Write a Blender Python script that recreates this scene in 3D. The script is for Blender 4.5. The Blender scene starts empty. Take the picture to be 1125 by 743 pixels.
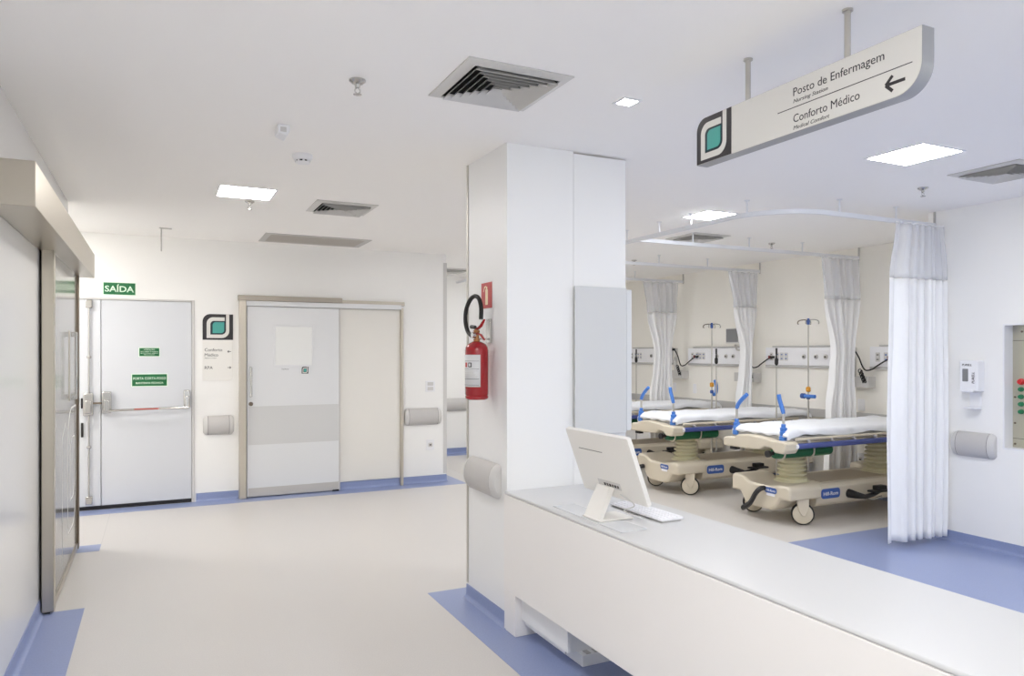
import bpy, bmesh, math, random
from mathutils import Matrix, Vector
random.seed(7)
S = bpy.context.scene
COL = S.collection
PI = math.pi

# ------------------------------------------------------------------ camera
F_PX, YH, EYE = 800.0, 388.0, 1.54
cam = bpy.data.cameras.new('camera'); co = bpy.data.objects.new('camera', cam); COL.objects.link(co)
cam.sensor_fit = 'HORIZONTAL'; cam.sensor_width = 36.0; cam.lens = 36.0 * F_PX / 1125.0
cam.shift_y = (YH - 371.5) / 1125.0
cam.clip_start = 0.05
YAW = math.atan(390.5 / F_PX)
co.location = (0, 0, EYE); co.rotation_euler = (PI / 2, 0, -YAW)
S.camera = co

# ------------------------------------------------------------------ world / exposure
W = bpy.data.worlds.new('world'); S.world = W; W.use_nodes = True
W.node_tree.nodes['Background'].inputs[0].default_value = (0.92, 0.96, 1.0, 1)
W.node_tree.nodes['Background'].inputs[1].default_value = 0.62
S.view_settings.view_transform = 'Standard'; S.view_settings.look = 'None'
S.view_settings.gamma = 1.0; S.view_settings.use_curve_mapping = False
S.view_settings.exposure = 1.0
S.cycles.use_denoising = True
S.cycles.max_bounces = 16; S.cycles.diffuse_bounces = 14; S.cycles.transparent_max_bounces = 16
S.cycles.sample_clamp_indirect = 4.0
HALL_LAMP, BAY_LAMP = 35.0, 30.0

# ------------------------------------------------------------------ materials
def lin(c):
    c = c / 255.0
    return c / 12.92 if c <= 0.04045 else ((c + 0.055) / 1.055) ** 2.4
MATS = {}
def mat(name, rgb, rough=0.5, metal=0.0, spec=0.5, noise=None, bump=None, emit=None, coat=0.0, alpha=None):
    if name in MATS: return MATS[name]
    m = bpy.data.materials.new(name); m.use_nodes = True
    nt = m.node_tree; b = nt.nodes['Principled BSDF']
    c = (lin(rgb[0]), lin(rgb[1]), lin(rgb[2]), 1)
    b.inputs['Base Color'].default_value = c
    b.inputs['Roughness'].default_value = rough; b.inputs['Metallic'].default_value = metal
    b.inputs['Specular IOR Level'].default_value = spec; b.inputs['Coat Weight'].default_value = coat
    if noise or bump:
        tc = nt.nodes.new('ShaderNodeTexCoord')
    if noise:                                   # (scale, amount)
        n = nt.nodes.new('ShaderNodeTexNoise'); n.inputs['Scale'].default_value = noise[0]; n.inputs['Detail'].default_value = 4
        nt.links.new(tc.outputs['Object'], n.inputs['Vector'])
        r = nt.nodes.new('ShaderNodeValToRGB')
        k = noise[1]
        r.color_ramp.elements[0].position = 0.3; r.color_ramp.elements[1].position = 0.7
        r.color_ramp.elements[0].color = (c[0] * (1 - k), c[1] * (1 - k), c[2] * (1 - k), 1)
        r.color_ramp.elements[1].color = (min(1, c[0] * (1 + k)), min(1, c[1] * (1 + k)), min(1, c[2] * (1 + k)), 1)
        nt.links.new(n.outputs['Fac'], r.inputs['Fac']); nt.links.new(r.outputs['Color'], b.inputs['Base Color'])
    if bump:                                    # (scale, strength)
        n2 = nt.nodes.new('ShaderNodeTexNoise'); n2.inputs['Scale'].default_value = bump[0]
        nt.links.new(tc.outputs['Object'], n2.inputs['Vector'])
        bp = nt.nodes.new('ShaderNodeBump'); bp.inputs['Strength'].default_value = bump[1]; bp.inputs['Distance'].default_value = 0.01
        nt.links.new(n2.outputs['Fac'], bp.inputs['Height']); nt.links.new(bp.outputs['Normal'], b.inputs['Normal'])
    if emit:
        b.inputs['Emission Color'].default_value = (*emit[0], 1); b.inputs['Emission Strength'].default_value = emit[1]
    if alpha is not None:
        tr = nt.nodes.new('ShaderNodeBsdfTransparent'); mx = nt.nodes.new('ShaderNodeMixShader'); mx.inputs[0].default_value = alpha
        nt.links.new(tr.outputs[0], mx.inputs[1]); nt.links.new(b.outputs[0], mx.inputs[2])
        nt.links.new(mx.outputs[0], nt.nodes['Material Output'].inputs['Surface'])
    MATS[name] = m
    return m
M_wall = mat('wall_paint', (244, 243, 240), 0.42, bump=(90, 0.03))
M_baywall = mat('bay_wall_paint', (242, 239, 231), 0.5)
M_ceil = mat('ceiling_paint', (250, 248, 245), 0.8)
M_floor = mat('vinyl_floor', (204, 200, 196), 0.28, noise=(160, 0.05), spec=0.4)
M_bayfloor = mat('bay_vinyl_floor', (205, 200, 194), 0.3, noise=(160, 0.05), spec=0.4)
M_blue = mat('blue_vinyl', (139, 151, 188), 0.3, noise=(120, 0.05), spec=0.4)
M_lam = mat('white_laminate', (240, 240, 239), 0.42, spec=0.5)
M_counter = mat('counter_front', (242, 239, 236), 0.35)
M_top = mat('counter_top', (210, 210, 210), 0.3)
M_leftpanel = mat('left_wall_paint', (226, 226, 225), 0.2)
M_steel = mat('brushed_steel', (190, 182, 168), 0.32, 1.0, bump=(40, 0.04))
M_steeldk = mat('dark_steel', (120, 108, 94), 0.35, 0.9)
M_chrome = mat('chrome', (200, 198, 194), 0.22, 1.0)
M_alu = mat('aluminium', (196, 192, 184), 0.4, 0.6)
M_frame = mat('door_frame_metal', (196, 188, 174), 0.38, 0.55)
M_door = mat('door_white', (214, 216, 220), 0.25, coat=0.3)
M_door2 = mat('sliding_door_white', (224, 225, 226), 0.35)
M_kick = mat('kick_plate', (200, 196, 190), 0.4, 0.4)
M_grey = mat('grey_plastic', (196, 193, 190), 0.5)
M_greycap = mat('light_grey_plastic', (208, 206, 203), 0.45)
M_dkline = mat('dark_joint', (96, 92, 88), 0.6)
M_white = mat('white_plastic', (238, 238, 240), 0.35)
M_black = mat('black_plastic', (30, 28, 28), 0.45)
M_void = mat('duct_dark', (18, 17, 17), 0.9)
M_vent = mat('vent_metal', (212, 210, 206), 0.4, 0.1)
M_slot = mat('slot_grille', (178, 172, 164), 0.6)
M_charcoal = mat('charcoal_vinyl', (48, 44, 46), 0.5)
M_teal = mat('teal_vinyl', (74, 166, 156), 0.5)
M_tealdk = mat('dark_teal_vinyl', (14, 50, 58), 0.5)
M_signwhite = mat('sign_white', (222, 220, 214), 0.45)
M_signgrey = mat('sign_edge_grey', (166, 167, 169), 0.4, 0.3)
M_ink = mat('ink', (62, 60, 62), 0.6)
M_green = mat('sign_green', (30, 110, 62), 0.45)
M_signpale = mat('sign_pale', (226, 246, 226), 0.5)
M_red = mat('red_enamel', (158, 22, 30), 0.22, coat=0.4)
M_signred = mat('sign_red', (190, 74, 70), 0.5)
M_cream = mat('cream_sign', (244, 226, 190), 0.5)
M_rubber = mat('black_rubber', (24, 22, 22), 0.55)
M_brass = mat('valve_brass', (170, 120, 80), 0.3, 0.9)
M_label = mat('paper_label', (222, 222, 222), 0.6)
M_screen = mat('frosted_glass', (212, 213, 213), 0.22, spec=0.5)
M_pane = mat('smoked_glass', (138, 135, 129), 0.12, spec=0.2)
M_etch = mat('etched_white', (236, 236, 234), 0.5)
M_emonit = mat('monitor_white', (234, 231, 225), 0.35)
M_palegrey = mat('pale_grey_gloss', (216, 218, 220), 0.15)
M_bedcream = mat('stretcher_beige', (208, 198, 178), 0.42)
M_bedtray = mat('stretcher_tray_brown', (178, 164, 140), 0.5)
M_bellow = mat('bellows_cream', (214, 208, 176), 0.5)
M_bluegrip = mat('blue_grip', (72, 126, 206), 0.4)
M_bluerail = mat('blue_rail_pad', (70, 82, 142), 0.4)
M_bluelogo = mat('badge_blue', (64, 96, 164), 0.4)
M_cyl = mat('cylinder_green', (10, 96, 58), 0.4)
M_orange = mat('orange_plastic', (226, 160, 50), 0.4)
M_sheet = mat('white_sheet', (236, 238, 242), 0.85, bump=(14, 0.25))
M_curt = mat('curtain_fabric', (247, 247, 247), 0.85)
M_net = mat('curtain_net', (236, 237, 240), 0.9, alpha=0.5)
M_track = mat('track_white', (226, 228, 232), 0.35)
M_olive = mat('panel_steel', (186, 182, 164), 0.3, 0.35)
M_btnred = mat('button_red', (206, 40, 42), 0.35)
M_btngreen = mat('button_green', (30, 120, 78), 0.35)
M_scr = mat('screen_grey', (132, 132, 134), 0.25)
M_guard = mat('rail_grey', (188, 186, 184), 0.5)
M_window = mat('vision_glass', (236, 237, 235), 0.1, spec=0.8)
M_lamphall = mat('hall_lamp', (255, 255, 255), 0.5, emit=((1.0, 0.985, 0.97), HALL_LAMP))
M_lampbay = mat('bay_lamp', (255, 255, 255), 0.5, emit=((0.965, 0.98, 1.0), BAY_LAMP))

# ------------------------------------------------------------------ mesh kit
class MB:
    def __init__(s): s.v = []; s.f = []
    def add(s, vs, fs):
        o = len(s.v); s.v += [Vector(p) for p in vs]; s.f += [[i + o for i in f] for f in fs]; return s
    def box(s, x0, x1, y0, y1, z0, z1):
        v = [(x, y, z) for z in (z0, z1) for y in (y0, y1) for x in (x0, x1)]
        return s.add(v, [(0, 2, 3, 1), (4, 5, 7, 6), (0, 1, 5, 4), (2, 6, 7, 3), (0, 4, 6, 2), (1, 3, 7, 5)])
    def prism(s, pts, axis, a0, a1):
        """pts 2-D; axis 'x': pts=(y,z); 'y': pts=(x,z); 'z': pts=(x,y)"""
        def p3(p, a):
            return {'x': (a, p[0], p[1]), 'y': (p[0], a, p[1]), 'z': (p[0], p[1], a)}[axis]
        n = len(pts)
        v = [p3(p, a0) for p in pts] + [p3(p, a1) for p in pts]
        return s.add(v, [list(range(n))[::-1], list(range(n, 2 * n))] + [(i, (i + 1) % n, n + (i + 1) % n, n + i) for i in range(n)])
    def tube(s, path, r, n=10, cap=True, flat=None, rot=0.0):
        path = [Vector(p) for p in path]; rs = r if isinstance(r, (list, tuple)) else [r] * len(path)
        rings = []; up = None
        for i, p in enumerate(path):
            d = (path[min(i + 1, len(path) - 1)] - path[max(i - 1, 0)]).normalized()
            if up is None: up = Vector((0, 0, 1)) if abs(d.z) < 0.9 else Vector((1, 0, 0))
            a = d.cross(up).normalized(); b = a.cross(d).normalized(); up = b
            ka, kb = (flat or (1, 1))
            rings.append([p + (a * math.cos(2 * PI * k / n + rot) * ka + b * math.sin(2 * PI * k / n + rot) * kb) * rs[i] for k in range(n)])
        v = [q for ring in rings for q in ring]; f = []
        for i in range(len(path) - 1):
            for k in range(n):
                f.append((i * n + k, i * n + (k + 1) % n, (i + 1) * n + (k + 1) % n, (i + 1) * n + k))
        if cap: f += [list(range(n))[::-1], list(range((len(path) - 1) * n, len(path) * n))]
        return s.add(v, f)
    def lathe(s, prof, c=(0, 0, 0), axis='z', n=24):
        """prof (r, h) along axis"""
        v = []; f = []; c = Vector(c)
        for r, h in prof:
            for k in range(n):
                a = 2 * PI * k / n; q = (max(r, 1e-5) * math.cos(a), max(r, 1e-5) * math.sin(a))
                v.append(c + Vector({'z': (q[0], q[1], h), 'y': (q[1], h, q[0]), 'x': (h, q[0], q[1])}[axis]))
        for i in range(len(prof) - 1):
            for k in range(n):
                f.append((i * n + k, i * n + (k + 1) % n, (i + 1) * n + (k + 1) % n, (i + 1) * n + k))
        f += [list(range(n))[::-1], list(range((len(prof) - 1) * n, len(prof) * n))]
        return s.add(v, f)
    def build(s, name, m, parent=None, bevel=0.0, seg=2, loc=None, smooth=35, solid=0.0, subsurf=0):
        me = bpy.data.meshes.new(name); me.from_pydata([tuple(p) for p in s.v], [], s.f)
        bm = bmesh.new(); bm.from_mesh(me); bmesh.ops.recalc_face_normals(bm, faces=bm.faces); bm.to_mesh(me); bm.free()
        me.materials.append(m)
        if smooth:
            me.shade_smooth(); me.set_sharp_from_angle(angle=math.radians(smooth))
        o = bpy.data.objects.new(name, me); COL.objects.link(o)
        if parent: o.parent = parent
        if loc: o.location = loc
        if bevel:
            b = o.modifiers.new('bevel', 'BEVEL'); b.width = bevel; b.segments = seg; b.limit_method = 'ANGLE'; b.angle_limit = math.radians(40); b.harden_normals = False
        if solid:
            q = o.modifiers.new('solid', 'SOLIDIFY'); q.thickness = solid; q.offset = 0
        if subsurf:
            q = o.modifiers.new('sub', 'SUBSURF'); q.levels = subsurf; q.render_levels = subsurf
        return o
def tag(o, label, cat, group=None, kind=None):
    o['label'] = label; o['category'] = cat
    if group: o['group'] = group
    if kind: o['kind'] = kind
    return o
def struct(o, label=None, cat=None):
    o['kind'] = 'structure'
    if label: o['label'] = label
    if cat: o['category'] = cat
    return o
def thing(name, loc, label, cat, group=None, rz=0.0):
    o = bpy.data.objects.new(name, None); COL.objects.link(o); o.location = loc; o.rotation_euler = (0, 0, rz)
    o.empty_display_size = 0.1
    return tag(o, label, cat, group)
def copy_tree(o, parent=None, off=None, label=None):
    c = o.copy(); COL.objects.link(c); c.parent = parent
    if off: c.location = Vector(o.location) + Vector(off)
    if label: c['label'] = label
    for ch in list(o.children): copy_tree(ch, c)
    return c
def arc(cx, cy, r, a0, a1, n=8, ry=None):
    ry = r if ry is None else ry
    return [(cx + r * math.cos(math.radians(a0 + (a1 - a0) * i / n)), cy + ry * math.sin(math.radians(a0 + (a1 - a0) * i / n))) for i in range(n + 1)]
def rrect(x0, x1, y0, y1, r, corners=(1, 1, 1, 1), n=6):
    """corners: BL BR TR TL"""
    p = []
    for k, (cx, cy, a) in enumerate(((x0 + r, y0 + r, 180), (x1 - r, y0 + r, 270), (x1 - r, y1 - r, 0), (x0 + r, y1 - r, 90))):
        if corners[k]: p += arc(cx, cy, r, a, a + 90, n)
        else: p.append(((x0, y0), (x1, y0), (x1, y1), (x0, y1))[k])
    return p
# a flat sign frame: u to the reader's right, v up, w towards the reader
FR_Y = Matrix(((1, 0, 0), (0, 0, -1), (0, 1, 0)))          # faces -Y
FR_X = Matrix(((0, 0, -1), (-1, 0, 0), (0, 1, 0)))         # faces -X
def flat(name, pts, m, fr, org, w0, w1, parent, bevel=0):
    mb = MB(); mb.prism(pts, 'z', w0, w1)
    mb.v = [fr @ p + Vector(org) for p in mb.v]
    return mb.build(name, m, parent, bevel)
def text(name, s, m, fr, org, u, v, height, parent, width=None, w=0.001, align='LEFT', shear=0.0, bold=0.0, depth=0.0006):
    cu = bpy.data.curves.new('t', 'FONT'); cu.body = s; cu.size = 1.0; cu.extrude = 0.0; cu.shear = shear; cu.offset = bold; cu.resolution_u = 3
    to = bpy.data.objects.new('t', cu); COL.objects.link(to)
    bpy.context.view_layer.update()
    dg = bpy.context.evaluated_depsgraph_get()
    me = bpy.data.meshes.new_from_object(to.evaluated_get(dg))
    bpy.data.objects.remove(to); bpy.data.curves.remove(cu)
    xs = [q.co.x for q in me.vertices]
    k = height / 0.73                                       # cap height of the built-in face
    kx = k if width is None else width / max(1e-6, (max(xs) - min(xs)))
    x0 = min(xs); wd = (max(xs) - x0) * kx
    du = {'LEFT': 0, 'CENTER': -wd / 2, 'RIGHT': -wd}[align]
    for q in me.vertices:
        q.co = fr @ Vector((u + du + (q.co.x - x0) * kx, v + q.co.y * k, w)) + Vector(org)
    bm = bmesh.new(); bm.from_mesh(me)
    ex = bmesh.ops.extrude_face_region(bm, geom=list(bm.faces))
    nrm = fr @ Vector((0, 0, 1))
    bmesh.ops.translate(bm, verts=[g for g in ex['geom'] if isinstance(g, bmesh.types.BMVert)], vec=nrm * depth)
    bm.to_mesh(me); bm.free()
    me.materials.clear(); me.materials.append(m); me.name = name
    o = bpy.data.objects.new(name, me); COL.objects.link(o); o.parent = parent
    return o
def emblem(fr, org, u0, v0, w, h, w1, parent, m_ring=None):
    """rounded plate with a leaf-shaped d; (u0, v0) lower left"""
    def T(pts): return [(u0 + (x - 62) / 278 * w, v0 + (322 - y) / 244 * h) for x, y in pts]
    plate = [(62, 322), (340, 322), (340, 78)] + [(132 - 70 * math.sin(a), 148 - 70 * math.cos(a)) for a in [i * PI / 16 for i in range(9)]]
    p = flat('emblem_plate', T(plate), M_charcoal, fr, org, 0, w1, parent)
    def q(cx, cy, rx, ry, a0, a1): return [(cx + rx * math.cos(math.radians(a0 + (a1 - a0) * i / 8)), cy - ry * math.sin(math.radians(a0 + (a1 - a0) * i / 8))) for i in range(9)]
    ring = [(262, 108)] + q(158, 168, 60, 60, 90, 180) + [(98, 305)] + q(235, 237, 70, 68, 270, 360) + [(305, 79), (275, 79)] + q(232, 230, 43, 42, 360, 270) + [(132, 272)] + q(166, 176, 34, 34, 180, 90) + [(262, 142)]
    flat('emblem_ring', T(ring), m_ring or M_signwhite, fr, org, w1, w1 + 0.0012, p)
    dk = q(166, 176, 30, 30, 180, 90) + [(268, 146)] + q(232, 230, 37, 38, 0, -90) + [(136, 268)]
    flat('emblem_dark_field', T(dk), M_tealdk, fr, org, w1, w1 + 0.0008, p)  # dark teal print between the white ring and the leaf
    leaf = q(182, 184, 30, 30, 180, 90) + [(258, 154)] + q(228, 228, 30, 30, 0, -90) + [(152, 258)]
    flat('emblem_leaf', T(leaf), M_teal, fr, org, w1 + 0.0008, w1 + 0.002, p)
    return p

# ------------------------------------------------------------------ room shell
H = 2.72; BW = 8.2; PX = 1.76; RW = 5.85; HW = 7.08; LW = -0.62; FARY = 10.4
struct(MB().box(-2.5, HW + .2, -2.2, FARY + .2, -0.1, 0).build('floor', M_floor), 'pale beige speckled vinyl floor', 'floor')
struct(MB().box(-2.5, HW + .2, -2.2, FARY + .2, H, H + 0.1).build('ceiling', M_ceil), 'flat white plaster ceiling', 'ceiling')
struct(MB().box(LW - .15, LW, -2.2, 6.62, 0, H).build('wall_left', M_leftpanel), 'glossy white wall left of the corridor', 'wall')
struct(MB().box(-2.5, -2.4, 6.62, BW, 0, H).box(-2.5, LW - .15, 6.5, 6.62, 0, H).build('wall_recess', M_wall), None)
# back wall with two door openings
FD0, FD1, FDH = -1.36, 0.355, 2.085      # fire door opening
SD0, SD1, SDH = 0.783, 2.578, 2.13       # sliding door frame sits on the wall
struct(MB().box(-2.5, FD0, BW, BW + .15, 0, H).box(FD0, FD1, BW, BW + .15, FDH, H).box(FD1, 3.12, BW, BW + .15, 0, H)
       .box(FD0 - .1, FD1 + .1, BW + .1501, BW + .2, 0, FDH + .1).build('wall_back', M_wall), 'cream white wall at the far end of the corridor', 'wall')
struct(MB().box(2.97, 3.12, BW + .15, FARY, 0, H).box(2.97, HW, FARY, FARY + .15, 0, H).build('wall_far', M_wall), 'white wall beyond the corridor corner', 'wall')
# right wall with recess for the alarm panel
RC = 3.98
CY0, CY1, CZ0, CZ1 = 2.70, 3.376, 0.80, 1.764
rw = MB().box(RW, RW + .12, CY1, RC, 0, H).box(RW, RW + .12, -2.2, CY0, 0, H).box(RW, RW + .12, CY0, CY1, 0, CZ0).box(RW, RW + .12, CY0, CY1, CZ1, H)
rw.box(RW + .12, RW + .2, -2.2, RC, 0, H).box(RW + .2, HW + .2, RC - .12, RC, 0, H)
struct(rw.build('wall_right', M_wall), 'white wall beside the bed bay with a recess', 'wall')
struct(MB().box(HW, HW + .15, RC - .12, FARY + .15, 0, H).build('wall_head', M_baywall), 'cream wall behind the stretcher heads', 'wall')
# pillar at the end of the counter
struct(MB().box(PX, 2.19, 3.67, 4.24, 0, H - .001).build('wall_pillar', M_lam), 'white pillar at the end of the counter', 'pillar')
struct(MB().box(2.194, 2.56, 3.672, 4.24, 0.72, H - .012).build('trim_1', M_lam), 'white laminate cladding on the right of the pillar', 'cladding')
struct(MB().box(PX - .006, PX + .012, 4.225, 4.246, 0.1, H - .002).build('trim_2', M_alu), 'thin metal corner strip on the pillar', 'corner strip')
struct(MB().box(3.085, 3.13, BW - .004, BW - .0002, 0.1, H - .1).build('trim_3', M_greycap), 'pale corner strip at the end of the back wall', 'corner strip')

def baseboard(name, path, h=0.088, t=0.012, cove=0.03, side=1):
    """coved skirting along a polyline in XY; side = +1: room is to the left of the path"""
    prof = [(0, h), (t * .5, h), (t * .6, cove)] + [(t * .6 + cove * (1 - math.cos(a)), cove * (1 - math.sin(a))) for a in [i * PI / 12 for i in range(1, 6)]] + [(t * .6 + cove, 0.0015), (0, 0.0015)]
    mb = MB(); pts = [Vector((p[0], p[1], 0)) for p in path]; rings = []
    for i, p in enumerate(pts):
        ds = []
        if i > 0: ds.append((pts[i] - pts[i - 1]).normalized())
        if i < len(pts) - 1: ds.append((pts[i + 1] - pts[i]).normalized())
        ns = [Vector((-d.y, d.x, 0)) * side for d in ds]
        if len(ns) == 2:
            b = ns[0] + ns[1]; n = b / max(0.2, (b.dot(ns[0])))
        else: n = ns[0]
        rings.append([p + n * a + Vector((0, 0, z)) for a, z in prof])
    k = len(prof); f = []
    for i in range(len(pts) - 1):
        for j in range(k): f.append((i * k + j, i * k + (j + 1) % k, (i + 1) * k + (j + 1) % k, (i + 1) * k + j))
    f += [list(range(k)), list(range((len(pts) - 1) * k, len(pts) * k))[::-1]]
    mb.add([q for r in rings for q in r], f)
    return struct(mb.build(name, M_blue), 'blue coved vinyl skirting', 'skirting')
baseboard('baseboard_back', [(FD1 + .012, BW - .0005), (SD0 - .003, BW - .0005)], side=-1)
baseboard('baseboard_back.001', [(1.845, BW - .0005), (SD1 - .032, BW - .0005)], side=-1)
baseboard('baseboard_back.002', [(SD1 + .003, BW - .0005), (3.1205, BW - .0005), (3.1205, FARY - .0005), (HW - .04, FARY - .0005)], side=-1)
baseboard('baseboard_left', [(LW + .0005, -2.1), (LW + .0005, 5.06)], side=-1)
baseboard('baseboard_left.001', [(LW + .0005, 6.56), (LW + .0005, 6.6205), (LW - .14, 6.6205)], side=-1)
baseboard('baseboard_pillar', [(PX - .0005, 3.65), (PX - .0005, 4.2405), (2.55, 4.2405)], side=1)
baseboard('baseboard_right', [(RW - .0005, -2.1), (RW - .0005, 3.97)], side=1)
baseboard('baseboard_head', [(HW - .0005, RC + .02), (HW - .0005, FARY - .05)], side=1)
# blue vinyl borders laid into the floor
def inlay(name, polys, m, z=0.0012):
    mb = MB()
    for p in polys: mb.prism(p, 'z', 0.0002, z)
    return struct(mb.build(name, m, smooth=0), 'blue vinyl border laid into the floor', 'floor border')
def rc(x0, x1, y0, y1): return [(x0, y0), (x1, y0), (x1, y1), (x0, y1)]
inlay('floor_border', [rc(-2.3, 3.10, 7.96, BW - .001), [(3.10, 7.96), (3.29, 7.96), (3.29, 10.2), (3.122, 10.2), (3.122, BW - .001), (3.10, BW - .001)]], M_blue)
inlay('floor_border.001', [rc(LW, -0.39, -2.1, 5.08), rc(LW, -0.40, 6.50, 6.72)], M_blue)
inlay('floor_border.002', [[(1.56, -2.1), (1.7, -2.1), (1.7, 4.43), (1.56, 4.43)], rc(1.7, PX - .0005, 3.665, 4.2405), rc(1.7, 2.7, 4.2405, 4.43), rc(1.7, 2.4, 1.0, 3.665)], M_blue)
inlay('floor_border.003', [rc(2.9, RW - .001, -2.1, 4.33), rc(RW - .001, HW - .001, RC + .001, 4.33), rc(6.82, HW - .001, 4.33, FARY - .001), rc(3.4, 6.8, FARY - .22, FARY - .001)], M_blue)
o = inlay('floor_bay', [rc(3.5, 6.82, 4.33, FARY - .22)], M_bayfloor); o['label'] = 'warm grey vinyl floor of the bed bay'; o['category'] = 'floor'
# faint seams
struct(MB().box(-.402, -.398, 6.72, 7.96, .0002, .0008).build('floor_seam', M_grey, smooth=0), 'faint seam in the corridor floor', 'floor seam')

# ------------------------------------------------------------------ door_1 : steel sliding door on the left wall
d1 = bpy.data.objects.new('door_1', None); COL.objects.link(d1); d1.location = (LW, 5.05, 0); struct(d1, 'steel framed glass sliding door on the left wall', 'door')
def L1(mb): mb.v = [p - Vector((LW, 5.05, 0)) for p in mb.v]; return mb
LX0, LX1 = LW + .012, LW + .075
L1(MB().box(LX0, LX1, 5.05, 5.13, 0.012, 2.2)).build('stile', M_steel, d1, .004)
L1(MB().box(LX0, LX1, 6.58, 6.65, 0.012, 2.2)).build('stile', M_steeldk, d1, .004)
L1(MB().box(LX0 + .01, LX1 - .006, 5.13, 6.58, 0.012, 0.06)).build('bottom_rail', M_steel, d1, .003)
L1(MB().box(LX0 + .02, LX1 - .014, 5.13, 6.58, 0.06, 2.2)).build('glass_pane', M_pane, d1)
L1(MB().box(LX0 - .002, LX1 - .02, 5.055, 5.115, 0.0, 0.011)).build('floor_guide', M_black, d1)
can = L1(MB().box(LW + .0008, -.45, 3.57, 6.77, 2.145, 2.335)).build('track_housing', M_steel, d1, .003)
# handle
hd = L1(MB().box(LX1 - .002, LX1 + .035, 6.035, 6.062, 1.655, 1.69).box(LX1 - .002, LX1 + .035, 6.035, 6.062, 1.21, 1.245).box(LX1 + .02, LX1 + .036, 6.033, 6.064, 1.215, 1.685)).build('door_handle', M_chrome, d1, .003)
L1(MB().box(LX1 - .0138, LX1 - .012, 6.0, 6.095, 1.20, 1.70)).build('handle_plate', M_steel, d1)
# etched leaf outline on the glass
GX = LX1 - .0139
def outline(pts, w):
    n = len(pts); r = []
    for i in range(n):
        a = Vector(pts[i - 1]); b = Vector(pts[i]); c = Vector(pts[(i + 1) % n])
        d = ((b - a).normalized() + (c - b).normalized()).normalized(); nn = Vector((-d.y, d.x)); r.append((b + nn * w, b - nn * w))
    return r
def etched(pts, w, closed=True):
    r = outline(pts, w); mb = MB(); n = len(pts); v = []
    for a, b in r: v += [(GX, a.x, a.y), (GX, b.x, b.y), (GX + .001, a.x, a.y), (GX + .001, b.x, b.y)]
    f = []
    for i in range(n if closed else n - 1):
        j = (i + 1) % n
        for q in ((0, 1), (1, 3), (3, 2), (2, 0)): f.append((4 * i + q[0], 4 * i + q[1], 4 * j + q[1], 4 * j + q[0]))
    mb.add(v, f); L1(mb).build('etched_emblem', M_etch, d1)
e1 = [(5.45, .13)] + [(5.45, 1.02), (5.75, 1.10)]
etched([(5.62, .12), (5.62, .98), (5.80, 1.06)][:3], .006, False)
etched(rrect(5.95, 6.5, .27, 1.14, .26, (0, 1, 0, 1), 8), .007)
etched(rrect(6.1, 6.4, .48, .92, .14, (0, 1, 0, 1), 8), .006)

# ------------------------------------------------------------------ door_2 : white fire door in the back wall
d2 = bpy.data.objects.new('door_2', None); COL.objects.link(d2); d2.location = (0, BW, 0); struct(d2, 'white double fire door with panic bar and green notices', 'door')
def L2(mb): mb.v = [p - Vector((0, BW, 0)) for p in mb.v]; return mb
SEAM = -.49
L2(MB().box(SEAM + .003, FD1 - .032, BW + .005, BW + .055, 0.04, FDH - .02)).build('door_leaf', M_door, d2, .003)
L2(MB().box(FD0 + .03, SEAM - .003, BW + .005, BW + .055, 0.04, FDH - .02)).build('door_leaf', M_door, d2, .003)
L2(MB().box(FD0 + .002, FD1 - .03, BW + .01, BW + .06, 0.002, 0.036)).build('bottom_seal', M_black, d2)
L2(MB().box(FD1 - .03, FD1 - .001, BW - .006, BW + .08, 0.002, FDH - .001).box(FD0 + .001, FD1 - .03, BW - .006, BW + .08, FDH - .018, FDH - .001).box(FD0 + .001, FD0 + .03, BW - .006, BW + .08, 0.002, FDH - .018)).build('door_frame', M_greycap, d2, .002)
FY = BW + .005
L2(MB().tube([(-.592, FY - .02, .1), (-.592, FY - .02, 2.02)], .008)).build('vertical_rod', M_chrome, d2)
for z0, z1, w in ((.06, .14, .03), (1.98, 2.06, .028)): L2(MB().box(-.592 - w, -.592 + w, FY - .035, FY, z0, z1)).build('rod_latch', M_chrome, d2, .006)
for z0 in (.62, 1.50): L2(MB().lathe([(.018, -.012), (.022, 0), (.018, .012)], (-.592, FY - .02, z0))).build('rod_guide', M_chrome, d2)
L2(MB().box(-.64, -.555, FY - .05, FY, .93, 1.15).box(-.625, -.57, FY - .07, FY - .05, .95, 1.08)).build('lock_case', M_chrome, d2, .008)
L2(MB().box(-.48, -.40, FY - .055, FY, .95, 1.16).box(-.465, -.415, FY - .08, FY - .055, .97, 1.08)).build('lock_case', M_chrome, d2, .008)
L2(MB().box(.25, .31, FY - .055, FY, .98, 1.16).box(.262, .30, FY - .08, FY - .055, .98, 1.10)).build('bar_bracket', M_chrome, d2, .008)
L2(MB().tube([(-.57, FY - .04, 1.05), (-.45, FY - .04, 1.05)], .009)).build('link_rod', M_steeldk, d2)
pb = L2(MB().tube([(-.43, FY - .07, .975), (.285, FY - .07, .985)], .012)).build('panic_bar', M_chrome, d2)
L2(MB().box(-.2, .02, FY - .0835, FY - .0822, .977, .988)).build('red_marking', M_signred, d2)
L2(MB().box(-.66, -.645, FY - .02, FY, 1.0, 1.1)).build('latch_tongue', M_black, d2, .004)
L2(MB().box(-.66, -.64, FY - .02, FY, .72, .86)).build('latch_tongue', M_black, d2, .004)
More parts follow.
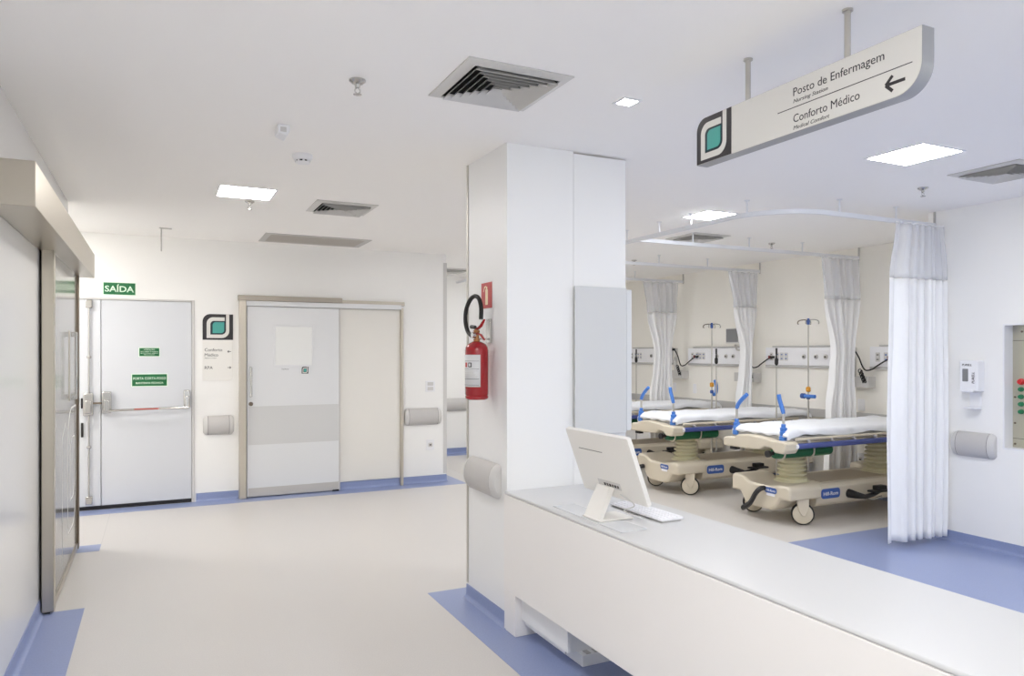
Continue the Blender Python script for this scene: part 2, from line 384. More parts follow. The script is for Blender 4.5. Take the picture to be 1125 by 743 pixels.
def notice(u0, u1, v0, v1, lines, parent):
    org = (0, FY - BW, 0)
    p = flat('notice', rc(u0 - .006, u1 + .006, v0 - .006, v1 + .006), M_signpale, FR_Y, org, 0.0003, .0015, parent)
    flat('notice_field', rc(u0, u1, v0, v1), M_green, FR_Y, org, .0015, .002, p)
    for s, v, h, w in lines: text('lettering', s, M_signpale, FR_Y, org, (u0 + u1) / 2, v, h, p, width=w, w=.0022, align='CENTER', bold=.012)
notice(-.155, .025, 1.508, 1.59, [('ATENÇÃO', 1.568, .014, .10), ('AO ABRIR A PORTA', 1.550, .009, .16), ('MANTENHA SEMPRE', 1.534, .009, .155), ('FECHADA', 1.518, .009, .10)], d2)
notice(-.22, .095, 1.208, 1.325, [('PORTA CORTA-FOGO', 1.272, .025, .295), ('MANTENHA FECHADA', 1.228, .021, .25)], d2)

# ------------------------------------------------------------------ door_3 : white sliding door in metal frame
d3 = bpy.data.objects.new('door_3', None); COL.objects.link(d3); d3.location = (0, BW, 0); struct(d3, 'white sliding door with grey band, window and metal frame', 'door')
# leaf/slab in front of wall plane
L2(MB().box(.862, 1.835, BW - .045, BW - .008, 0.012, 2.035)).build('door_leaf', M_door2, d3, .003)
L2(MB().box(1.84, SD1 - .03, BW - .014, BW - .001, 0.092, 2.035)).build('fixed_panel', mat('panel_cream', (232, 229, 222), .4), d3, .002)
L2(MB().box(SD0, .85, BW - .075, BW - .001, 0.002, 2.13)).build('frame_jamb', M_frame, d3, .004)
L2(MB().box(SD1 - .03, SD1, BW - .05, BW - .001, 0.002, 2.06)).build('frame_jamb', M_frame, d3, .003)
L2(MB().box(SD0 - .012, 1.86, BW - .09, BW - .001, 2.095, 2.15)).build('frame_head', mat('head_metal', (168, 160, 148), .4, .5), d3, .004)
L2(MB().box(1.86, SD1 + .01, BW - .06, BW - .001, 2.085, 2.13)).build('frame_head', M_frame, d3, .004)
L2(MB().box(.85, SD1 - .03, BW - .07, BW - .001, 2.04, 2.094)).build('track_cover', M_door2, d3, .003)
DY = BW - .045
L2(MB().box(.872, 1.825, DY - .0025, DY - .0002, .562, .972)).build('grey_band', mat('band_grey', (208, 208, 207), .4), d3)
L2(MB().box(.872, 1.825, DY - .0025, DY - .0002, .014, .105)).build('kick_plate', M_kick, d3)
wf = L2(MB().box(1.13, 1.15, DY - .006, DY - .0002, 1.39, 1.845).box(1.536, 1.556, DY - .006, DY - .0002, 1.39, 1.845).box(1.15, 1.536, DY - .006, DY - .0002, 1.825, 1.845).box(1.15, 1.536, DY - .006, DY - .0002, 1.39, 1.41)).build('window_frame', M_door2, d3, .002)
L2(MB().box(1.151, 1.535, DY - .003, DY - .0002, 1.411, 1.824)).build('window_pane', M_window, wf)
hn = L2(MB().tube([(.898, DY, 1.385), (.898, DY - .045, 1.385), (.898, DY - .045, 1.08), (.898, DY, 1.08)], .011)).build('pull_handle', M_chrome, d3)
L2(MB().lathe([(.022, 0), (.022, .012), (.012, .016)], (.898, DY - .0165, 1.0), 'y')).build('keyhole_rosette', M_steeldk, d3)
L2(MB().box(1.83, 1.842, DY - .002, BW - .01, .012, 2.035)).build('edge_strip', M_grey, d3)
L2(MB().box(1.76, 1.83, DY - .004, DY + .02, 0.0, .02)).build('floor_guide', M_black, d3)
emblem(FR_Y, (0, DY - BW, 0), 1.425, 1.315, .07, .075, .0015, d3)
text('lettering', 'Conforto', M_ink, FR_Y, (0, DY - BW, 0), 1.215, 1.36, .014, d3, w=.0005)

# ------------------------------------------------------------------ counter
ct = thing('reception_counter', (1.74, 2.0, 0), 'long white reception counter running from the pillar to the lower right', 'counter')
def LC(mb): mb.v = [p - Vector((1.74, 2.0, 0)) for p in mb.v]; return mb
CN = -1.2
LC(MB().box(1.742, 2.31, CN, 3.668, .754, .77)).build('worktop', M_top, ct, .007, 3)
LC(MB().box(1.74, 1.768, CN, 3.668, .227, .7535)).build('front_panel', M_counter, ct, .002)
LC(MB().box(1.742, 1.873, 3.53, 3.668, .0015, .226)).build('support_leg', M_counter, ct, .003)
LC(MB().box(1.782, 1.80, 3.04, 3.529, .09, .35)).build('fascia', M_lam, ct, .002)
LC(MB().box(1.802, 2.25, 3.10, 3.529, .06, .60)).build('drawer_box', M_lam, ct, .002)
LC(MB().box(1.873, 2.28, 3.05, 3.525, .0015, .058)).build('plinth', M_lam, ct, .003)
for i in range(7): LC(MB().box(1.90 + .05 * i, 1.925 + .05 * i, 3.055, 3.095, .0585, .062)).build('grille_slat', M_grey, ct)
LC(MB().box(2.27, 2.30, CN, 3.0, .0015, .7535)).build('back_panel', M_counter, ct)

# ------------------------------------------------------------------ monitor, keyboard, grey strip on the counter
T = .7705
tag(MB().prism([(1.785, 2.59), (1.925, 2.60), (1.91, 3.19), (1.785, 3.19)], 'z', T, T + .0025).build('counter_strip', M_palegrey), 'thin grey strip on the counter under the monitor foot', 'mat')  # thin pale grey slab lying on the worktop
mn = thing('computer_monitor', (1.81, 2.86, T + .003), 'white all-in-one monitor on the counter seen from behind', 'monitor')
tl = math.atan2(.115, .31)
def scr(mb):      # local: x thickness (+ = front), y width, z up from bottom edge -> tilt back
    R = Matrix.Rotation(-tl, 3, 'Y'); mb.v = [R @ p + Vector((.185, .08, .075)) for p in mb.v]; return mb
scr(MB().prism(rrect(-.27, .27, 0, .335, .008), 'x', -.012, .012)).build('screen_housing', M_emonit, mn, .003)
scr(MB().prism(rrect(-.262, .262, .03, .327, .004), 'x', .0121, .0135)).build('display', M_black, mn)
scr(MB().box(-.0132, -.0122, -.02, .19, .236, .239)).build('vent_slot', M_dkline, mn)
ports = scr(MB().box(-.0135, -.0122, -.09, .10, .05, .085)).build('port_panel', M_greycap, mn)
for i in range(6):
    scr(MB().box(-.0145, -.0136, -.075 + i * .022, -.06 + i * .022, .058, .072)).build('port', M_black if i % 2 else M_dkline, mn)
leg = MB().add([(-.012, -.07, 0), (-.012, .065, 0), (.012, .065, 0), (.012, -.07, 0), (.135, .06, .125), (.135, .175, .125), (.165, .175, .12), (.165, .06, .12)], [(0, 1, 2, 3), (4, 7, 6, 5), (0, 4, 5, 1), (1, 5, 6, 2), (2, 6, 7, 3), (3, 7, 4, 0)])
leg.build('stand_leg', M_emonit, mn, .004)
MB().prism(rrect(-.012, .175, -.078, .07, .006), 'z', 0, .007).build('stand_foot', M_emonit, mn, .002)
cb = MB(); pts = []
for i in range(40):
    t = i / 39; pts.append((.14 + .05 * t + .02 * math.sin(9 * t), -.05 - .05 * t + .03 * math.cos(13 * t), .006 + .1 * (1 - t) ** 2))
cb.tube(pts, .003, 6); cb.build('monitor_cable', M_greycap, mn)
kb = thing('keyboard', (2.05, 2.66, T), 'flat white computer keyboard on the counter beside the monitor', 'keyboard')
MB().prism([(0, .006), (.125, .006), (.125, .02), (0, .012)], 'y', 0, .42).build('keyboard_body', M_white, kb, .003)
M_key = mat('key_white', (246, 246, 250), .4)
for r in range(5):
    for c in range(14):
        x = .008 + r * .0225; y = .012 + c * .0285; z = .0125 + (x / .125) * .008
        MB().box(x, x + .019, y, y + .0245, z - .001, z + .0018).build('key', M_key, kb, 0)
MB().box(.01, .115, .006, .414, 0, .0058).build('keyboard_base', M_grey, kb)

# ------------------------------------------------------------------ glass board on the pillar
gb = thing('glass_board', (2.19, 3.66, 1.06), 'pale grey glass board on the right side of the pillar', 'board')
MB().prism(rrect(0, .36, 0, .872, .004), 'y', -.012, .0005).build('board_panel', M_screen, gb, .002)
MB().prism(rrect(.361, .398, .012, .862, .02, (0, 1, 0, 0)), 'y', -.012, .0005).build('edge_panel', mat('glass_edge', (218, 220, 221), .2), gb, .002)
MB().box(.05, .30, .0006, .0115, .1, .75).build('wall_bracket', M_grey, gb)

# ------------------------------------------------------------------ wall bumpers
def bumper(name, loc, L, fr, label):
    t = thing(name, loc, label, 'wall bumper', 'grey wall bumpers')
    def prof(r): return [(0.001, -.1 * r)] + [(.001 + .062 * r * math.cos(a), .1 * r * math.sin(a) * 1.0) for a in [(-80 + 160 * i / 12) * PI / 180 for i in range(13)]] + [(.001, .1 * r)]
    def ext(segs):
        mb = MB(); k = None; v = []; f = []
        for i, (u, r) in enumerate(segs):
            P = prof(r); k = len(P); v += [fr @ Vector((u, q[1], q[0])) for q in P]
        for i in range(len(segs) - 1):
            for j in range(k): f.append((i * k + j, i * k + (j + 1) % k, (i + 1) * k + (j + 1) % k, (i + 1) * k + j))
        f += [list(range(k))[::-1], list(range((len(segs) - 1) * k, len(segs) * k))]
        return mb.add(v, f)
    e = .045
    ext([(e + .004, 1), (L - e - .004, 1)]).build('bumper_cover', M_grey, t)
    ext([(0, .72), (.012, .9), (.03, .99), (e, 1.0)]).build('end_cap', M_greycap, t)
    ext([(L - e, 1.0), (L - .03, .99), (L - .012, .9), (L, .72)]).build('end_cap', M_greycap, t)
    ext([(e, .985), (e + .004, .985)]).build('joint_line', M_dkline, t)
    ext([(L - e - .004, .985), (L - e, .985)]).build('joint_line', M_dkline, t)
    return t
bumper('wall_bumper', (.433, BW, .786), .30, FR_Y, 'short grey wall bumper between the fire door and the sliding door')
bumper('wall_bumper.001', (2.60, BW, .79), .45, FR_Y, 'grey wall bumper right of the white sliding door')
bumper('wall_bumper.002', (PX, 4.19, .805), .45, FR_X, 'grey wall bumper on the pillar below the fire extinguisher')
bumper('wall_bumper.003', (RW, 3.76, .81), .34, FR_X, 'grey wall bumper below the soap dispenser')
bumper('wall_bumper.004', (3.6, FARY, .75), 1.0, FR_Y, 'grey wall bumper on the far wall through the gap')

# ------------------------------------------------------------------ switches and outlets
def plate(name, loc, w, h, fr, label, cat, kind):
    t = thing(name, loc, label, cat)
    flat('cover_plate', rrect(-w / 2, w / 2, -h / 2, h / 2, .008), M_white, fr, (0, 0, 0), .0004, .009, t, .002)
    if kind == 'switch':
        for k in (-1, 1): flat('rocker', rrect(-w * .3, w * .3, k * h * .22 - h * .16, k * h * .22 + h * .16, .004), M_greycap, fr, (0, 0, 0), .009, .012, t)
    elif kind == 'socket':
        flat('socket_face', rrect(-w * .26, w * .26, -h * .2, h * .2, .012), M_greycap, fr, (0, 0, 0), .009, .011, t)
        flat('socket_hole', rrect(-w * .12, w * .12, -h * .06, h * .06, .004), M_black, fr, (0, 0, 0), .011, .0116, t)
    return t
plate('light_switch', (2.92, BW, 1.145), .12, .13, FR_Y, 'white light switch above the bumper on the back wall', 'light switch', 'switch')
plate('power_outlet', (2.92, BW, .45), .10, .125, FR_Y, 'white power outlet low on the back wall under the bumper', 'power outlet', 'socket')
plate('power_outlet.001', (HW, 5.61, .35), .09, .14, FR_X, 'power outlet low on the cream wall under the nearest stretcher', 'power outlet', 'socket')
plate('blank_plate', (HW, 5.60, .96), .09, .13, FR_X, 'white blank plate right of the second curtain above the grey rail', 'blank plate', 'none')
plate('blank_plate.001', (HW, 8.40, 1.02), .07, .14, FR_X, 'white blank plate left of the far IV pole', 'blank plate', 'none')
plate('blank_plate.002', (HW, 8.86, 1.02), .07, .14, FR_X, 'white blank plate right of the farthest curtain under the basket', 'blank plate', 'none')

# ------------------------------------------------------------------ signs on the back wall
t = thing('exit_sign', (-.475, BW, 2.113), 'green SAÍDA exit sign above the fire door', 'exit sign')
flat('sign_board', rc(0, .29, 0, .128), M_signpale, FR_Y, (0, 0, 0), .0003, .004, t)
flat('sign_field', rc(.006, .284, .006, .122), M_green, FR_Y, (0, 0, 0), .004, .0046, t)
text('lettering', 'SAÍDA', M_signpale, FR_Y, (0, 0, 0), .145, .034, .06, t, width=.255, w=.0047, align='CENTER', bold=.02)
t = thing('wall_sign', (.429, BW, 1.25), 'directory sign with black and teal emblem beside the sliding door', 'sign')
flat('text_panel', rrect(0, .296, 0, .43, .045, (0, 1, 0, 0)), mat('sign_panel_white', (238, 236, 231), .45), FR_Y, (0, 0, 0), .0004, .006, t, .001)
emblem(FR_Y, (0, 0, 0), 0, .428, .296, .268, .008, t)
for s, u, v, h in (('Conforto', .02, .308, .033), ('Médico', .02, .255, .033), ('RPA', .02, .122, .033)): text('lettering', s, M_ink, FR_Y, (0, 0, 0), u, v, h, t, w=.0062)
text('lettering', 'Medical Comfort', M_ink, FR_Y, (0, 0, 0), .02, .232, .012, t, w=.0062, shear=.2)
def arrow(u, v, L, d, thick, fr, org, w, parent):
    a = .36 * L
    def bar(p, q):
        p = Vector(p); q = Vector(q); n = Vector((-(q - p).y, (q - p).x)).normalized() * thick / 2
        return [tuple(p + n), tuple(p - n), tuple(q - n), tuple(q + n)]
    mb = MB()
    for k, (p, q) in enumerate((((u, v), (u + d * L, v)), ((u + d * L, v), (u + d * (L - a), v + a)), ((u + d * L, v), (u + d * (L - a), v - a)))):
        mb.prism(bar(p, q), 'z', w + .00003 * k, w + .0006 + .0001 * k)
    mb.v = [fr @ p + Vector(org) for p in mb.v]
    return mb.build('arrow', M_charcoal, parent)
arrow(.275, .305, .032, -1, .006, FR_Y, (0, 0, 0), .0062, t)
arrow(.243, .137, .032, 1, .006, FR_Y, (0, 0, 0), .0062, t)

# ------------------------------------------------------------------ fire extinguisher and its sign
t = thing('fire_extinguisher', (1.675, 3.90, 1.27), 'red fire extinguisher hanging on the side of the pillar', 'fire extinguisher')
MB().lathe([(.0, 0), (.058, 0), (.066, .006), (.068, .02), (.064, .024), (.068, .03), (.068, .285), (.064, .305), (.052, .322), (.03, .334), (.02, .338)], n=32).build('cylinder', M_red, t)
lab = MB(); v = []; f = []; n = 20
for z in (.075, .26):
    for i in range(n + 1):
        a = math.radians(160 + 105 * i / n); v.append((.0686 * math.cos(a), .0686 * math.sin(a), z))
for i in range(n): f.append((i, i + 1, n + 2 + i, n + 1 + i))
lb = lab.add(v, f).build('paper_label', M_label, t, solid=.0006)
def lblstrip(z0, z1, a0, a1, m, r=.0694):
    v = []; f = []; n = 12
    for z in (z0, z1):
        for i in range(n + 1):
            a = math.radians(a0 + (a1 - a0) * i / n); v.append((r * math.cos(a), r * math.sin(a), z))
    for i in range(n): f.append((i, i + 1, n + 2 + i, n + 1 + i))
    MB().add(v, f).build('label_print', m, lb)
for z in (.223, .222 - .044, .12, .085): lblstrip(z, z + .0018, 164, 258, M_charcoal)
lblstrip(.188, .215, 202, 222, M_charcoal); lblstrip(.188, .215, 176, 194, M_signred)
lblstrip(.193, .210, 206, 217, M_label, .0697)
for k in range(4): lblstrip(.132 + .011 * k, .135 + .011 * k, 166, 250 - 9 * (k % 3), M_grey)
MB().lathe([(.019, .336), (.019, .352), (.014, .354), (.014, .386), (.018, .39), (.018, .402), (.006, .406)], n=16).build('valve', M_brass, t)
MB().tube([(0, .03, .40), (0, -.02, .412), (0, -.06, .425), (0, -.11, .46)], [.010, .012, .012, .008], 8, flat=(1.0, .5)).build('squeeze_lever', M_red, t)
MB().tube([(0, -.005, .385), (0, -.06, .375), (0, -.11, .345)], [.010, .010, .007], 8, flat=(1.0, .5)).build('carry_handle', M_red, t)
MB().lathe([(.018, 0), (.018, .02), (.014, .024)], (-.03, 0, .375), 'x', 16).build('pressure_gauge', M_chrome, t)
hp = [(0, .014, .37), (-.01, .05, .372), (-.015, .10, .40), (-.015, .135, .46), (-.01, .135, .53), (0, .10, .585), (.01, .05, .605), (.015, .0, .585), (.015, -.03, .53), (.012, -.035, .465)]
def smoothpath(p, k=6):
    out = []; P = [Vector(q) for q in p]
    for i in range(len(P) - 1):
        p0, p1, p2, p3 = P[max(i - 1, 0)], P[i], P[i + 1], P[min(i + 2, len(P) - 1)]
        for j in range(k):
            u = j / k
            out.append(.5 * ((2 * p1) + (p2 - p0) * u + (2 * p0 - 5 * p1 + 4 * p2 - p3) * u * u + (3 * p1 - p0 - 3 * p2 + p3) * u ** 3))
    out.append(P[-1]); return out
MB().tube(smoothpath(hp), .0125, 10).build('hose', M_rubber, t)
MB().tube([(0, .02, .42), (-.01, .06, .425)], .011, 8).build('hose_clip', M_rubber, t)
MB().box(.07, .0845, -.03, .03, .33, .47).box(.02, .072, -.012, .012, .348, .356).build('wall_hook', M_chrome, t, .002)
t = thing('extinguisher_sign', (PX, 4.02, 1.805), 'small red sign with pale extinguisher pictogram on the pillar', 'sign')
flat('sign_board', rc(0, .15, 0, .152), M_signred, FR_X, (0, 0, 0), .0004, .003, t)
flat('pictogram', rrect(.06, .095, .02, .112, .006), M_cream, FR_X, (0, 0, 0), .003, .0036, t)
flat('pictogram', rrect(.068, .087, .112, .128, .004), M_cream, FR_X, (0, 0, 0), .003, .0036, t)
flat('pictogram', [(.03, .10), (.036, .098), (.05, .122), (.07, .128), (.07, .134), (.045, .130)], M_cream, FR_X, (0, 0, 0), .003, .0036, t)

# ------------------------------------------------------------------ hanging direction sign
SX, SY0, SY1, SZ0, SZ1 = 2.105, 1.450, 2.483, 2.350, 2.545
t = thing('hanging_sign', (SX, SY1, SZ0), 'white hanging sign reading Posto de Enfermagem with teal emblem', 'sign')
L = SY1 - SY0; HH = SZ1 - SZ0
face = [(0, 0)] + arc(L - .09, .09, .09, 270, 360, 10) + [(L, HH)] + arc(.075, HH - .075, .075, 90, 180, 8)
flat('sign_body', face, M_signgrey, FR_X, (0, 0, 0), -.055, 0, t)
mg = .0015
fm = [(mg, mg)] + arc(L - .09, .09, .088, 270, 360, 10) + [(L - mg, HH - mg)] + arc(.075, HH - .075, .0735, 90, 180, 8)
sf = flat('sign_face', fm, M_signwhite, FR_X, (0, 0, 0), .0001, .002, t)
emblem(FR_X, (0, 0, 0), .0018, .0018, .209, HH - .0036, .0035, t)
E0 = (0, 0, 0)
text('lettering', 'Posto de Enfermagem', M_ink, FR_X, E0, .532, .134, .031, t, width=.372, w=.0022)
text('lettering', 'Nursing Station', M_ink, FR_X, E0, .532, .108, .0145, t, width=.153, w=.0022, shear=.25)
flat('divider_line', rc(.457, 1.001, .0905, .0935), M_ink, FR_X, E0, .002, .0026, t)
text('lettering', 'Conforto Médico', M_ink, FR_X, E0, .532, .036, .031, t, width=.281, w=.0022)
text('lettering', 'Medical Comfort', M_ink, FR_X, E0, .532, .010, .0145, t, width=.160, w=.0022, shear=.25)
arrow(.977, .048, .068, -1, .0105, FR_X, E0, .0022, t)
for py in (2.21, 1.742):
    r = MB().lathe([(.0105, HH - .001), (.0105, H - SZ0 - .008), (.018, H - SZ0 - .007), (.018, H - SZ0 - .0005)], (.0275, py - SY1, 0), n=16).build('suspension_rod', M_alu, t)

# ------------------------------------------------------------------ ceiling fittings
def diffuser(name, x0, x1, y0, y1, label, k=6):
    t = thing(name, ((x0 + x1) / 2, (y0 + y1) / 2, H), label, 'air vent', 'square ceiling air diffusers')
    a = (x1 - x0) / 2; b = (y1 - y0) / 2; fw = .045
    def ring(r0, r1, z0, z1, zi):
        # sloping square ring : outer half size r0 at z0, inner r1 at z1 (b scaled)
        s = b / a; mb = MB(); v = []
        for r, z in ((r0, z0), (r1, z1), (r1, z1 + zi), (r0, z0 + zi)):
            for q in ((-1, -1), (1, -1), (1, 1), (-1, 1)): v.append((q[0] * r, q[1] * r * s, z))
        f = []
        for i in range(4):
            for j in range(4): f.append((i * 4 + j, i * 4 + (j + 1) % 4, ((i + 1) % 4) * 4 + (j + 1) % 4, ((i + 1) % 4) * 4 + j))
        return mb.add(v, f)
    ring(a, a - fw, -.006, -.016, .005).build('vent_frame', M_vent, t)
    MB().box(-a + .02, a - .02, -b + .02, b - .02, -.004, -.0008).build('duct_opening', M_void, t)
    n = k; step = (a - fw) / (n + .6)
    for i in range(n):
        r0 = a - fw - i * step - .002
        ring(r0 - step * .10, r0 - step * .72, -.030, -.0075, .0015).build('vane', M_vent, t)
    return t
diffuser('ceiling_diffuser', 1.115, 1.60, 2.67, 3.155, 'large square air diffuser nearest the camera in the corridor ceiling')
diffuser('ceiling_diffuser.001', 1.11, 1.592, 5.68, 6.165, 'square air diffuser in the far corridor ceiling above the sliding door')
diffuser('ceiling_diffuser.002', 4.705, 5.175, 2.62, 3.07, 'square air diffuser at the right edge above the dispenser wall')
diffuser('ceiling_diffuser.003', 4.72, 5.18, 5.60, 6.06, 'square air diffuser above the stretchers behind the curtain track')
diffuser('ceiling_diffuser.004', 3.52, 4.0, 9.45, 9.93, 'partly hidden air diffuser beyond the end of the back wall')
t = thing('slot_diffuser', (1.49, 7.75, H), 'long beige slot vent in the ceiling before the back wall', 'air vent')
MB().box(-.53, .53, -.285, -.235, -.008, -.0008).box(-.53, .53, .235, .285, -.008, -.0008).box(-.53, -.47, -.235, .235, -.008, -.0008).box(.47, .53, -.235, .235, -.008, -.0008).build('slot_frame', M_grey, t, .002)
g = MB()
for i in range(9): g.box(-.469, .469, -.232 + i * .052, -.232 + i * .052 + .048, -.006, -.0015)
g.build('slot_grille', M_slot, t)
def lamp(name, x0, x1, y0, y1, m, label):
    t = thing(name, ((x0 + x1) / 2, (y0 + y1) / 2, H), label, 'ceiling light', 'square ceiling light panels')
    a = (x1 - x0) / 2; b = (y1 - y0) / 2; w = .014
    MB().box(-a - w, a + w, -b - w, -b, -.006, -.0006).box(-a - w, a + w, b, b + w, -.006, -.0006).box(-a - w, -a, -b, b, -.006, -.0006).box(a, a + w, -b, b, -.006, -.0006).build('light_frame', M_white, t)
    MB().box(-a, a, -b, b, -.005, -.0008).build('light_diffuser', m, t)
    return t
lamp('ceiling_light', .405, .775, 5.475, 5.85, M_lamphall, 'glowing light panel in the corridor ceiling before the fire door')
lamp('ceiling_light.001', 1.945, 2.02, 2.795, 2.865, M_lamphall, 'small square downlight beside the large corridor diffuser')
lamp('ceiling_light.002', 3.865, 4.215, 2.66, 3.015, M_lampbay, 'largest glowing light panel right below the hanging sign')
lamp('ceiling_light.003', 4.10, 4.44, 4.70, 5.02, M_lampbay, 'glowing light panel just behind the curved curtain track')
lamp('ceiling_light.004', 4.07, 4.43, 6.3, 6.66, M_lampbay, 'light panel cut off by the pillar at the far left of the bay')
# unseen panels added to light the hall and bay, same fitting as the visible ones
lamp('ceiling_light.005', .405, .775, 1.0, 1.37, M_lamphall, 'added unseen corridor light panel above the viewpoint')
lamp('ceiling_light.006', .405, .775, -1.6, -1.23, M_lamphall, 'added unseen corridor light panel behind the viewpoint')
lamp('ceiling_light.007', 3.865, 4.215, .3, .66, M_lampbay, 'added unseen bay light panel to the right of the viewpoint')
lamp('ceiling_light.008', -1.6, -1.23, 7.2, 7.57, M_lamphall, 'added unseen light panel in the recess by the fire door')
lamp('ceiling_light.009', 4.0, 4.36, 8.6, 8.96, M_lampbay, 'added unseen light panel over the hidden end of the bay')
def sprinkler(name, x, y, label, s=1.0):
    t = thing(name, (x, y, H), label, 'sprinkler', 'ceiling sprinklers')
    MB().lathe([(.036 * s, -.0006), (.036 * s, -.006), (.024 * s, -.016), (.013 * s, -.02), (.010, -.034)], n=20).build('escutcheon', M_chrome, t)
    MB().tube([(0, 0, -.034), (.011, 0, -.042), (.011, 0, -.052), (0, 0, -.06)], .0025, 6).tube([(0, 0, -.034), (-.011, 0, -.042), (-.011, 0, -.052), (0, 0, -.06)], .0025, 6).build('frame_arms', M_chrome, t)
    MB().lathe([(.004, -.058), (.018 * s, -.062), (.018 * s, -.064), (.003, -.066)], n=16).build('deflector', M_chrome, t)
sprinkler('sprinkler', .78, 3.12, 'chrome sprinkler nearest the camera in the corridor ceiling')
sprinkler('sprinkler.001', .65, 5.98, 'small sprinkler under the glowing corridor light panel')
sprinkler('sprinkler.002', 4.91, 3.38, 'sprinkler between the bright light panel and the right diffuser')
sprinkler('sprinkler.003', 5.93, 5.80, 'sprinkler in the bay ceiling above the stretchers')
sprinkler('sprinkler.004', 5.45, 7.63, 'sprinkler at the far left of the bay ceiling')
t = thing('motion_sensor', (.59, 3.94, H), 'small white angled sensor box on the corridor ceiling', 'sensor')
MB().prism([(-.03, -.0006), (.03, -.0006), (.03, -.03), (.016, -.06), (-.03, -.042)], 'y', -.055, .055).build('sensor_body', M_white, t, .004)
MB().box(-.018, .012, -.0562, -.0552, -.04, -.015).build('sensor_lens', M_greycap, t)
t = thing('smoke_detector', (.78, 4.44, H), 'round white smoke detector on the corridor ceiling', 'smoke detector')
MB().lathe([(.058, -.0006), (.06, -.01), (.056, -.024), (.048, -.034)], n=32).build('detector_base', M_white, t)
MB().lathe([(.036, -.034), (.036, -.044)], n=32).build('vent_ring', M_black, t)
MB().lathe([(.044, -.044), (.042, -.05), (.02, -.055), (.002, -.056)], n=32).build('detector_cap', M_white, t)
for i in range(8):
    a = i * PI / 4; MB().box(.034, .042, -.006, .006, -.044, -.034).build('vent_rib', M_white, t).rotation_euler = (0, 0, a)
t = thing('ceiling_rod', (.04, 7.6, H), 'short thin rod hanging from the ceiling before the fire door', 'rod')
MB().lathe([(.02, -.0006), (.02, -.006), (.006, -.008), (.006, -.22), (.003, -.224)], n=12).build('rod_shaft', M_grey, t)
MB().box(.0, .09, -.012, .012, -.012, -.0006).build('mounting_plate', M_greycap, t, .002)

# ------------------------------------------------------------------ bed bay: head wall furniture
struct(MB().box(HW - .022, HW - .0006, RC + .05, FARY - .02, .775, .875).build('trim_4', M_guard, None, .004), 'grey crash rail along the wall behind the stretchers', 'crash rail')
def headpanel(name, y1, L, label):
    t = thing(name, (HW, y1, 1.36), label, 'medical gas panel', 'medical gas panels behind the stretchers')
    flat('panel_body', rc(0, L, .03, .25), M_white, FR_X, E0, .0008, .045, t, .004)
    flat('lower_strip', rc(0, L, 0, .029), M_guard, FR_X, E0, .0008, .05, t, .004)
    flat('upper_ledge', rc(.12, L, .251, .27), M_guard, FR_X, E0, .0008, .055, t, .003)
    def ring(u, r, m1, m2):
        mb = MB().lathe([(r, 0), (r, .012), (r * .6, .014)], n=16); mb.v = [FR_X @ (p + Vector((u, .135, .045))) for p in mb.v]; q = mb.build('gas_outlet', m1, t)
        mb = MB().lathe([(r * .5, .0141), (r * .45, .02)], n=12); mb.v = [FR_X @ (p + Vector((u, .135, .045))) for p in mb.v]; mb.build('outlet_core', m2, q)
    for u in (.62, .80, .94): ring(u, .028, M_chrome, M_dkline)
    for u in (.10, .20, .27, .34):
        q = flat('power_socket', rrect(u - .026, u + .026, .085, .185, .006), M_greycap, FR_X, E0, .045, .05, t)
        for dv in (-.025, .025): flat('socket_hole', rrect(u - .014, u + .014, .135 + dv - .006, .135 + dv + .006, .004), M_bluelogo if u > .15 else M_dkline, FR_X, E0, .05, .0506, q)
    return t
headpanel('gas_panel', 5.46, 1.12, 'white medical gas panel behind the nearest stretcher by the big curtain')
headpanel('gas_panel.001', 6.98, 1.12, 'white medical gas panel behind the second stretcher')
headpanel('gas_panel.002', 8.50, 1.10, 'white medical gas panel behind the third stretcher left of the screen')
headpanel('gas_panel.003', 10.0, 1.10, 'white medical gas panel at the far left beside the glass board')
def device(name, y, label):
    t = thing(name, (HW, y, 1.15), label, 'monitor cable holder', 'cable baskets on the wall')
    flat('bracket', rrect(.0, .05, .06, .46, .006), M_greycap, FR_X, E0, .0008, .03, t, .003)
    flat('bracket_knob', rrect(.012, .038, .27, .33, .006), M_grey, FR_X, E0, .03, .045, t)
    bk = MB()
    bk.v = []; 
    for u0, u1, w0, w1 in ((-.06, .30, .002, .008), (-.06, .30, .12, .126)): bk.box(u0, u1, .02, .13, w0, w1)
    bk.box(-.06, -.054, .02, .13, .008, .12).box(.294, .30, .02, .13, .008, .12).box(-.06, .30, .014, .02, .002, .126)
    bk.v = [FR_X @ p for p in bk.v]; bk.build('basket', M_greycap, t)
    pts = smoothpath([(.03, .44, .07), (.09, .42, .08), (.15, .34, .08), (.20, .24, .085), (.25, .20, .09), (.33, .215, .09), (.36, .24, .08), (.46, .30, .075), (.53, .335, .07)])
    mb = MB().tube(pts, .008, 8); mb.v = [FR_X @ p for p in mb.v]; mb.build('cable', M_rubber, t)
    coil = [(.21 + .06 * i / 60 + .018 * math.cos(i * .9), .20 - .13 * i / 60 + .018 * math.sin(i * .9), .135 + .012 * math.sin(i * .45)) for i in range(61)]
    mb = MB().tube(coil, .006, 6); mb.v = [FR_X @ p for p in mb.v]; mb.build('coiled_cable', M_rubber, t)
    mb = MB().box(.52, .58, .325, .352, .052, .08).box(.01, .05, .425, .46, .05, .085); mb.v = [FR_X @ p for p in mb.v]; mb.build('plug', M_black, t, .004)
    mb = MB().box(.495, .519, .318, .358, .055, .08); mb.v = [FR_X @ p for p in mb.v]; mb.build('plug_collar', mat('dark_red_plastic', (120, 26, 30), .4), t, .003)
    return t
D1 = device('cable_basket', 5.72, 'wall basket with black cable right of the second curtain from the front')
